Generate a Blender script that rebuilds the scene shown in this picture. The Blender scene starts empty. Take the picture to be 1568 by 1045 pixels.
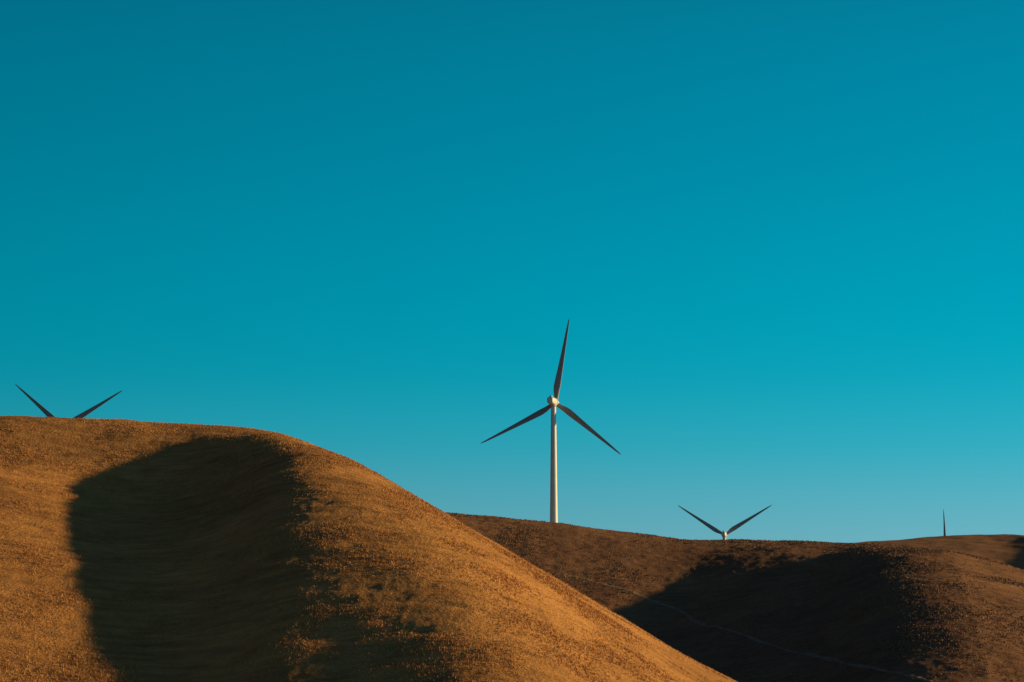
import bpy, math, numpy as np
from mathutils import Matrix, Vector
rng=np.random.default_rng(7)
F=3484.0; PITCH=math.radians(9.0)
cT,sT=math.cos(PITCH),math.sin(PITCH)
def ray(u,v):
    a=(u-784)/F; b=(522.5-v)/F
    y=cT-b*sT; z=sT+b*cT
    return a/y, z/y           # bearing tangent, elevation tangent
# ---------------------------------------------------------------- noise
def hsh(ix,iy,seed):
    h=(ix.astype(np.int64)*374761393+iy.astype(np.int64)*668265263+seed*1442695041)&0xffffffff
    h=((h^(h>>13))*1274126177)&0xffffffff
    return ((h^(h>>16))&0xffff)/65535.0
def vn(x,y,seed):
    ix=np.floor(x);iy=np.floor(y);fx=x-ix;fy=y-iy
    fx=fx*fx*fx*(fx*(fx*6-15)+10);fy=fy*fy*fy*(fy*(fy*6-15)+10)
    a=hsh(ix,iy,seed);b=hsh(ix+1,iy,seed);c=hsh(ix,iy+1,seed);d=hsh(ix+1,iy+1,seed)
    return (a+(b-a)*fx)*(1-fy)+(c+(d-c)*fx)*fy-0.5
def fbm(x,y,seed,sc,octs,gain=0.5):
    r=0;a=1.0
    for i in range(octs):
        ang=0.6*i+0.3;ca,sa=math.cos(ang),math.sin(ang)
        X=(x*ca-y*sa)/sc;Y=(x*sa+y*ca)/sc
        r=r+a*vn(X,Y,seed+i*17);a*=gain;sc*=0.5
    return r
def sm(a,b,x):
    t=np.clip((x-a)/(b-a),0,1);return t*t*(3-2*t)
def mkprof(pts,blur):
    pts=sorted(pts);tx=np.linspace(pts[0][0]-50,pts[-1][0]+50,1500)
    v=np.interp(tx,[p[0] for p in pts],[p[1] for p in pts])
    dt=tx[1]-tx[0];n=int(3*blur/dt);k=np.exp(-0.5*(np.arange(-n,n+1)*dt/blur)**2);k/=k.sum()
    v=np.convolve(np.pad(v,n,mode='edge'),k,mode='valid')
    v=v-np.interp(0,tx,v)
    return lambda t:np.interp(t,tx,v)
GZ=-1.7
# ---------------------------------------------------------------- hill 1 (near)
G1=mkprof([(-300,-4),(-100,-6.8),(-70,-7.7),(-54,-9.1),(-43,-10.8),(-34,-12.6),(-27,-13.0),(-21,-11.0),(-15,-7.3),(-10,-4.1),(-5,-1.6),(0,0),(20,0),(60,0)],4.4)
R1=mkprof([(-60,0),(-4,0),(6,-1.3),(14,-4.6),(30,-13),(60,-30),(90,-48),(160,-70)],4)
def raw1(x,y):
    q=(y-180)/150
    S=41*np.where(q>0,np.sin(np.clip(q,-.5,2)*math.pi/2),q*1.57)
    xg=-3.2-(y-200)*0.168
    xr=-5-(y-200)*0.235
    amp=(1.0+.22*sm(195,268,y))*(1-0.76*sm(290,334,y))
    return S+G1(x-xg)*amp+R1(x-xr)
prof1=[(-400,642),(0,637),(100,644),(250,652),(350,657),(410,662),(440,668),(500,693),(560,720),(620,752),(660,774),(690,790),(770,835),(850,879),(930,927),(1000,970),(1070,1011),(1140,1048),(1250,1100),(1500,1180)]
# ---------------------------------------------------------------- hill 2 (middle distance)
P2=mkprof([(-400,4),(-300,-10),(-200,-32),(-150,-39),(-115,-39),(-85,-35),(-55,-23.5),(-28,-8.5),(-12,-2),(0,0),(25,-1.0),(60,-7),(100,-16),(180,-42),(300,-80)],9)
def raw2(x,y):
    q=(y-590)/360
    S=66*np.where(q>0,np.sin(np.clip(q,-.5,2)*math.pi/2),q*1.57)
    xs=145+(y-720)*.15
    t=x-xs
    wd=np.clip(1.3+(930-y)*.003,1.0,1.8)
    amp=(1.3-0.95*sm(810,960,y))
    ar=-.2+1.08*sm(790,930,y)
    tt=np.where(t<-50,-50+(t+50)/wd,t)
    return S+np.where(t<0,P2(tt)*amp,P2(t)*ar)
prof2=[(300,772),(600,777),(685,781),(760,788),(848,798),(950,812),(1050,828),(1100,827),(1150,825),(1250,827),(1340,831),(1400,840),(1450,848),(1510,860),(1568,875),(1700,922),(2000,1010)]
# ---------------------------------------------------------------- hill 3 (far)
def raw3(x,y):
    q=(y-1150)/400
    S=107*np.where(q>0,np.sin(np.clip(q,-.5,2)*math.pi/2),q*1.57)
    return S-0.1*np.abs(x-330)
prof3=[(900,880),(1100,860),(1250,838),(1340,829),(1400,825),(1500,823),(1568,824),(1700,830),(2000,870)]
def make_hill(raw,prof,s0,s1,y0,y1,blur):
    ss=np.linspace(s0,s1,700);yy=np.linspace(y0,y1,500)
    S,Y=np.meshgrid(ss,yy)
    e=(raw(S*Y,Y)/Y).max(0)
    ps=[ray(u,v) for u,v in prof]
    tgt=np.interp(ss,[p[0] for p in ps],[p[1] for p in ps])
    ds=ss[1]-ss[0];n=max(1,int(3*blur/ds));k=np.exp(-0.5*(np.arange(-n,n+1)*ds/blur)**2);k/=k.sum()
    tgt=np.convolve(np.pad(tgt,n,mode='edge'),k,mode='valid')
    c=tgt-e
    c=np.convolve(np.pad(c,n,mode='edge'),k,mode='valid')
    return lambda x,y:raw(x,y)+np.interp(x/y,ss,c)*y
b1=make_hill(raw1,prof1,-.55,.30,150,430,.004)
b2=make_hill(raw2,prof2,-.15,.45,560,1200,.003)
b3=make_hill(raw3,prof3,-.05,.55,1150,1900,.004)
# worn animal tracks: polylines on the slopes
def hit(b,u,v,y0,y1):
    s,e=ray(u,v);yy=np.linspace(y0,y1,3000);k=b(s*yy,yy)>=e*yy
    i=int(np.argmax(k));return (s*yy[i],yy[i])
def track(b,pts,y0,y1,n=80):
    P=np.array([hit(b,u,v,y0,y1) for u,v in pts]);t=np.arange(len(P));tt=np.linspace(0,len(P)-1,n)
    return np.stack([np.interp(tt,t,P[:,0]),np.interp(tt,t,P[:,1])],1)
T1=[track(b1,[(640,922),(720,934),(800,948),(870,966)],160,330)]
def carve(x,y,T,w,d):
    r=np.zeros(np.shape(x))
    for P in T:
        m=(x>P[:,0].min()-4*w)&(x<P[:,0].max()+4*w)&(y>P[:,1].min()-4*w)&(y<P[:,1].max()+4*w)
        if not m.any(): continue
        xm,ym=x[m],y[m];best=np.full(xm.shape,1e9)
        for i in range(len(P)-1):
            a=P[i];b=P[i+1]-a;L2=max((b*b).sum(),1e-6)
            t=np.clip(((xm-a[0])*b[0]+(ym-a[1])*b[1])/L2,0,1)
            best=np.minimum(best,(xm-a[0]-t*b[0])**2+(ym-a[1]-t*b[1])**2)
        r[m]-=d*np.exp(-best/(w*w))
    return r
def n1(x,y):
    r=1.1*fbm(x,y,3,38,2)
    r=r+0.20*fbm(x,y,11,6,3,.45)
    r=r+0.075*fbm(x,y,41,1.3,3,.6)
    r=r+0.13*fbm((x-.25*y)*.18,y+.25*x,61,1.6,2)
    return r
def n2(x,y):
    return 2.5*fbm(x,y,5,90,3)+0.5*fbm(x,y,15,12,3)+0.22*fbm(x,y,45,3,3,.6)
def n3(x,y):
    return 3*fbm(x,y,6,120,3)+.8*fbm(x,y,16,18,3)
def h1(x,y):
    s=x/y
    z=b1(x,y)+n1(x,y)+carve(x,y,T1,.45,.10)
    return z-60*sm(-.46,-.55,s)-30*sm(.22,.30,s)
def h2(x,y):
    s=x/y
    return b2(x,y)+n2(x,y)-90*sm(-.08,-.15,s)-90*sm(.36,.45,s)
def h3(x,y):
    s=x/y
    return b3(x,y)+n3(x,y)-150*sm(.02,-.05,s)-150*sm(.46,.55,s)
def grid(name,h,s0,s1,ns,y0,y1,ny,mat):
    s=np.linspace(s0,s1,ns);y=np.linspace(y0,y1,ny)
    S,Y=np.meshgrid(s,y);X=S*Y;Z=np.maximum(h(X,Y),GZ-4)
    co=np.stack([X,Y,Z],-1).reshape(-1,3).astype(np.float32)
    i=np.arange(ny-1)[:,None]*ns+np.arange(ns-1)[None,:]
    f=np.stack([i,i+1,i+ns+1,i+ns],-1).reshape(-1,4)
    return mesh(name,co,f,mat,True)
def mesh(name,co,f,mat,smooth=False):
    me=bpy.data.meshes.new(name)
    nf,k=f.shape
    me.vertices.add(len(co));me.vertices.foreach_set('co',co.ravel())
    me.loops.add(nf*k);me.loops.foreach_set('vertex_index',f.ravel().astype(np.int32))
    me.polygons.add(nf);me.polygons.foreach_set('loop_start',np.arange(nf,dtype=np.int32)*k)
    if smooth: me.polygons.foreach_set('use_smooth',np.ones(nf,dtype=bool))
    me.update(calc_edges=True)
    me.materials.append(mat)
    o=bpy.data.objects.new(name,me);bpy.context.collection.objects.link(o)
    return o
# ---------------------------------------------------------------- materials
def grass_mat(name,c0,c1,sc,bump):
    m=bpy.data.materials.new(name);m.use_nodes=True;nt=m.node_tree;N=nt.nodes;L=nt.links
    b=N['Principled BSDF'];b.inputs['Roughness'].default_value=0.95
    b.inputs['Specular IOR Level'].default_value=0.05
    tc=N.new('ShaderNodeTexCoord')
    def noise(scale,det,vec=None,rough=.6):
        n=N.new('ShaderNodeTexNoise');n.inputs['Scale'].default_value=scale;n.inputs['Detail'].default_value=det
        n.inputs['Roughness'].default_value=rough
        L.new(vec or tc.outputs['Object'],n.inputs['Vector']);return n.outputs['Fac']
    mp=N.new('ShaderNodeMapping');mp.inputs['Rotation'].default_value=(0,0,.25);mp.inputs['Scale'].default_value=(.25,1,1)
    L.new(tc.outputs['Object'],mp.inputs['Vector'])
    A=noise(sc*.05,5);B=noise(sc*.7,8,mp.outputs['Vector'],.7);C=noise(sc*3,4)
    def math_(op,a,bb):
        q=N.new('ShaderNodeMath');q.operation=op
        for i,v in enumerate((a,bb)):
            if isinstance(v,(int,float)): q.inputs[i].default_value=v
            else: L.new(v,q.inputs[i])
        return q.outputs[0]
    t=math_('ADD',math_('MULTIPLY',A,.65),math_('ADD',math_('MULTIPLY',B,.70),math_('MULTIPLY',C,.20)))
    r=N.new('ShaderNodeValToRGB');r.color_ramp.elements[0].position=.56;r.color_ramp.elements[0].color=(*c0,1)
    r.color_ramp.elements[1].position=.96;r.color_ramp.elements[1].color=(*c1,1)
    L.new(t,r.inputs['Fac']);L.new(r.outputs['Color'],b.inputs['Base Color'])
    bp=N.new('ShaderNodeBump');bp.inputs['Strength'].default_value=1;bp.inputs['Distance'].default_value=bump
    L.new(math_('ADD',B,C),bp.inputs['Height']);L.new(bp.outputs['Normal'],b.inputs['Normal'])
    return m
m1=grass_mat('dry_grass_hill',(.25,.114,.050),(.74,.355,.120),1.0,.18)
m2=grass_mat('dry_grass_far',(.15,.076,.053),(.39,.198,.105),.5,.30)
m3=grass_mat('dry_grass_farther',(.30,.152,.085),(.50,.255,.13),.3,.3)
mg=grass_mat('dry_grass_ground',(.17,.09,.05),(.36,.19,.09),.5,.1)
def plain(name,col,rough,vary=0.06):
    m=bpy.data.materials.new(name);m.use_nodes=True;N=m.node_tree.nodes;L=m.node_tree.links
    b=N['Principled BSDF'];b.inputs['Roughness'].default_value=rough
    tc=N.new('ShaderNodeTexCoord');n=N.new('ShaderNodeTexNoise');n.inputs['Scale'].default_value=.4;n.inputs['Detail'].default_value=5
    r=N.new('ShaderNodeValToRGB');r.color_ramp.elements[0].position=.3;r.color_ramp.elements[1].position=.7
    r.color_ramp.elements[0].color=tuple(c*(1-vary*2) for c in col)+(1,);r.color_ramp.elements[1].color=(*col,1)
    L.new(tc.outputs['Object'],n.inputs['Vector']);L.new(n.outputs['Fac'],r.inputs['Fac']);L.new(r.outputs['Color'],b.inputs['Base Color'])
    return m
mw=plain('white_painted_steel',(.76,.75,.74),.45)
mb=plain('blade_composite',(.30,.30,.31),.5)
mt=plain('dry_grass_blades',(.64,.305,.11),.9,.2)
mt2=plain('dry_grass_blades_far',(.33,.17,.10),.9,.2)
md=plain('pale_dirt',(.36,.24,.16),.95,.2)
# ---------------------------------------------------------------- terrain
grid('hill',h1,-.55,.30,1250,150,430,640,m1)
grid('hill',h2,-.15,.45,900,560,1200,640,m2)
grid('hill',h3,-.05,.55,600,1150,1900,380,m3)
bpy.ops.mesh.primitive_grid_add(x_subdivisions=60,y_subdivisions=60,size=30000,location=(0,8000,GZ))
g=bpy.context.object;g.name='ground';g.data.materials.append(mg)
# dirt track draped over the middle hill
def ribbon(name,P,w,mat):
    k=np.ones(9)/9;Pp=np.pad(P,((4,4),(0,0)),mode='edge')
    P=np.stack([np.convolve(Pp[:,i],k,mode='valid') for i in (0,1)],1)
    T=np.gradient(P,axis=0);T/=np.linalg.norm(T,axis=1)[:,None]+1e-9
    Nn=np.stack([-T[:,1],T[:,0]],1);cols=[]
    wv=w*(.7+.8*(fbm(P[:,0],P[:,1],91,9,3)+.4))
    for o in np.linspace(-.5,.5,5):
        Q=P+Nn*(o*wv)[:,None];cols.append(np.stack([Q[:,0],Q[:,1],h2(Q[:,0],Q[:,1])+.12-.25*abs(o)],1))
    V=np.stack(cols,1);n=len(P);i=np.arange(n-1)[:,None]*5+np.arange(4)[None,:]
    f=np.stack([i,i+5,i+6,i+1],-1).reshape(-1,4)
    return mesh(name,V.reshape(-1,3).astype(np.float32),f,mat,True)
ribbon('dirt_track',track(b2,[(860,880),(900,888),(960,903),(1040,930),(1110,962),(1180,985),(1240,1002),(1300,1016),(1360,1028),(1420,1043),(1480,1060)],570,960,500),1.5,md)
# ---------------------------------------------------------------- grass tufts
def tufts(name,h,s0,s1,y0,y1,n,hmin,hmax,w,patch,mat):
    y=np.sqrt(rng.uniform(y0*y0,y1*y1,n));s=rng.uniform(s0,s1,n);x=s*y
    d=fbm(x,y,71,patch,3)
    keep=rng.uniform(size=n)<np.clip(.35+1.5*d,.05,1);x=x[keep];y=y[keep];d=d[keep];n=len(x)
    z=h(x,y)
    ok=z>GZ;x,y,z,d=x[ok],y[ok],z[ok],d[ok];n=len(x)
    H=rng.uniform(hmin,hmax,n)*np.clip(.9+d,.5,1.6)
    vs=[];k=3
    for j in range(k):
        a=rng.uniform(0,6.283,n);lean=rng.uniform(.1,.7,n)*H;la=rng.uniform(0,6.283,n)
        ox=rng.normal(0,w*.8,n);oy=rng.normal(0,w*.8,n)
        dx=np.cos(a)*w*.5;dy=np.sin(a)*w*.5
        p0=np.stack([x+ox-dx,y+oy-dy,z-.08],-1);p1=np.stack([x+ox+dx,y+oy+dy,z-.08],-1)
        p2=np.stack([x+ox+np.cos(la)*lean,y+oy+np.sin(la)*lean,z+H],-1)
        vs.append(np.stack([p0,p1,p2],1))
    co=np.concatenate(vs,0).reshape(-1,3).astype(np.float32)
    f=np.arange(len(co)).reshape(-1,3)
    return mesh(name,co,f,mat)
tufts('dry_grass',h1,-.30,.16,185,340,360000,.05,.18,.09,7,mt)
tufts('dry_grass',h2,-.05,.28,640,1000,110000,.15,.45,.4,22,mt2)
# ---------------------------------------------------------------- turbines
def lathe(profile,seg,axis='z'):
    v=[];f=[]
    for r,z in profile:
        for i in range(seg):
            a=2*math.pi*i/seg;v.append((r*math.cos(a),r*math.sin(a),z))
    for j in range(len(profile)-1):
        for i in range(seg):
            k=(i+1)%seg;f.append((j*seg+i,j*seg+k,(j+1)*seg+k,(j+1)*seg+i))
    f.append(tuple(range(seg))[::-1]);f.append(tuple((len(profile)-1)*seg+i for i in range(seg)))
    return v,f
def obj(name,v,f,mat,parent,M=None):
    me=bpy.data.meshes.new(name);me.from_pydata([tuple(q) for q in v],[],f);me.update()
    for p in me.polygons:p.use_smooth=len(p.vertices)==4
    me.materials.append(mat);o=bpy.data.objects.new(name,me);bpy.context.collection.objects.link(o)
    o.parent=parent
    if M is not None:o.matrix_local=M
    return o
def blade_geo(L):
    st=[(0,1.9,1.9,0),(.03,1.9,1.85,0),(.08,2.2,1.4,14),(.14,2.9,1.0,13),(.2,3.25,.8,11),(.3,2.9,.62,9),(.45,2.3,.45,6),(.6,1.8,.33,4),(.75,1.35,.24,2),(.88,.95,.16,1),(.96,.6,.1,0),(1,.12,.04,0)]
    n=20;v=[];f=[]
    for t,c,th,tw in st:
        rd=1-sm(.03,.14,np.array(t));tw=math.radians(tw)
        for i in range(n):
            a=2*math.pi*i/n
            cx=math.cos(a)*c/2;ty=math.sin(a)*th/2*(rd+(1-rd)*(0.65+.35*math.cos(a)))
            cx+= -(1-rd)*0.18*c
            cx,ty=cx*math.cos(tw)-ty*math.sin(tw),cx*math.sin(tw)+ty*math.cos(tw)
            v.append((cx,ty+ -1.2*t*t,t*L))
    for j in range(len(st)-1):
        for i in range(n):
            k=(i+1)%n;f.append((j*n+i,j*n+k,(j+1)*n+k,(j+1)*n+i))
    f.append(tuple(range(n))[::-1]);f.append(tuple((len(st)-1)*n+i for i in range(n)))
    return v,f
def rbox(sec,n=16):
    v=[];f=[]
    for y,w,h,zc in sec:
        for i in range(n):
            a=2*math.pi*(i+.5)/n;c,s=math.cos(a),math.sin(a)
            v.append((w/2*math.copysign(abs(c)**.45,c),y,zc+h/2*math.copysign(abs(s)**.45,s)))
    for j in range(len(sec)-1):
        for i in range(n):
            k=(i+1)%n;f.append((j*n+i,(j+1)*n+i,(j+1)*n+k,j*n+k))
    f.append(tuple(range(n)));f.append(tuple((len(sec)-1)*n+i for i in range(n))[::-1])
    return v,f
def turbine(u,v,y,L,yaw,angles,hubh=68):
    a,e=ray(u,v)
    root=bpy.data.objects.new('wind_turbine',None);bpy.context.collection.objects.link(root)
    yawr=math.radians(yaw);ov=4.2
    root.location=(a*y,y,e*y-hubh)
    R=Matrix.Rotation(-yawr,4,'Z')
    tv,tf=lathe([(2.05,-30),(2.05,0),(2.0,1),(1.7,22),(1.45,45),(1.2,hubh-2.2),(1.2,hubh-1.7)],36)
    obj('tower',tv,tf,mw,root)
    fl,ff=lathe([(1.38,hubh-2.3),(1.38,hubh-1.9)],36);obj('yaw_ring',fl,ff,mw,root)
    nv,nf=rbox([(-6.8,2.0,2.2,.1),(-6.6,2.8,2.9,.1),(-3,3.3,3.5,.1),(1,3.3,3.5,0),(2.2,2.7,2.9,0),(2.5,2.3,2.3,0)])
    obj('nacelle',nv,nf,mw,root,Matrix.Translation((0,0,hubh))@R)
    vv,vf=rbox([(-5.6,1.2,.7,2.1),(-4.2,1.2,.7,2.1)]);obj('roof_vent',vv,vf,mw,root,Matrix.Translation((0,0,hubh))@R)
    hv,hf=lathe([(1.3,0),(1.6,.6),(1.65,1.6),(1.45,2.4),(.9,3.1),(.2,3.4)],24)
    obj('hub',hv,hf,mw,root,Matrix.Translation((0,0,hubh))@R@Matrix.Translation((0,2.6,0))@Matrix.Rotation(-math.pi/2,4,'X'))
    bv,bf=blade_geo(L)
    for i,an in enumerate(angles):
        Rb=Matrix.Rotation(-math.radians(an-90),4,'Y')
        M=Matrix.Translation((0,0,hubh))@R@Matrix.Translation((0,ov-.4,0))@Rb@Matrix.Rotation(math.radians(6),4,'Z')
        obj('blade_%d'%(i+1),bv,bf,mb,root,M)
    return root
turbine(847.5,616,1072,41.4,16,(80,206.5,321.3))
turbine(93,654,1290,44,24,(26,142,264))
turbine(1109,819,1640,40.5,12,(31.5,147,269))
turbine(1443,852,1900,39.5,60,(90,210,330))
# ---------------------------------------------------------------- sky + sun
AZ=79;EL=11.5
w=bpy.data.worlds.new('World');bpy.context.scene.world=w;w.use_nodes=True
N=w.node_tree.nodes;L=w.node_tree.links;bg=N['Background'];bg.inputs['Strength'].default_value=.1
sky=N.new('ShaderNodeTexSky');sky.sky_type='NISHITA';sky.sun_disc=False
sky.sun_elevation=math.radians(EL);sky.sun_rotation=math.radians(AZ)
tc=N.new('ShaderNodeTexCoord');sp=N.new('ShaderNodeSeparateXYZ');L.new(tc.outputs['Generated'],sp.inputs[0])
r=N.new('ShaderNodeValToRGB');cr=r.color_ramp;cr.interpolation='B_SPLINE';L.new(sp.outputs['Z'],r.inputs['Fac'])
stops=[(0,(.20,.38,.44)),(.04,(.18,.38,.45)),(.07,(.13,.375,.455)),(.09,(.075,.365,.455)),(.11,(.025,.35,.455)),(.14,(0,.325,.44)),(.19,(0,.275,.40)),(.24,(0,.225,.345)),(.30,(0,.185,.295)),(.36,(.004,.095,.165)),(.45,(.018,.014,.036)),(1,(.024,.009,.03))]
cr.elements[0].position=0;cr.elements[0].color=(*stops[0][1],1);cr.elements[1].position=1;cr.elements[1].color=(*stops[-1][1],1)
for p,c in stops[1:-1]:
    e=cr.elements.new(p);e.color=(*c,1)
mr=N.new('ShaderNodeMapRange');L.new(sp.outputs['X'],mr.inputs['Value'])
mr.inputs['From Min'].default_value=-1;mr.inputs['From Max'].default_value=1;mr.inputs['To Min'].default_value=2.2;mr.inputs['To Max'].default_value=17.4
sc=N.new('ShaderNodeVectorMath');sc.operation='SCALE';L.new(r.outputs['Color'],sc.inputs[0]);L.new(mr.outputs[0],sc.inputs['Scale'])
tn=N.new('ShaderNodeVectorMath');tn.operation='MULTIPLY';L.new(sky.outputs[0],tn.inputs[0]);tn.inputs[1].default_value=(.0,.04,.042)
ad=N.new('ShaderNodeVectorMath');ad.operation='ADD';L.new(sc.outputs[0],ad.inputs[0]);L.new(tn.outputs[0],ad.inputs[1])
L.new(ad.outputs[0],bg.inputs['Color'])
sl=bpy.data.lights.new('sun','SUN');sl.energy=5;sl.angle=math.radians(1.2);sl.color=(1,.69,.26)
so=bpy.data.objects.new('sun',sl);bpy.context.collection.objects.link(so)
el,az=math.radians(EL),math.radians(AZ)
d=Vector((math.cos(el)*math.sin(az),math.cos(el)*math.cos(az),math.sin(el)))
so.rotation_euler=d.to_track_quat('Z','Y').to_euler();so.location=d*300
# ---------------------------------------------------------------- camera
cam=bpy.data.cameras.new('camera');cam.lens=80;cam.sensor_width=36;cam.clip_end=40000
co=bpy.data.objects.new('camera',cam);bpy.context.collection.objects.link(co)
co.location=(0,0,0);co.rotation_euler=(math.radians(90)+PITCH,0,0)
sc_=bpy.context.scene;sc_.camera=co
sc_.view_settings.view_transform='Standard';sc_.view_settings.look='None';sc_.view_settings.exposure=0
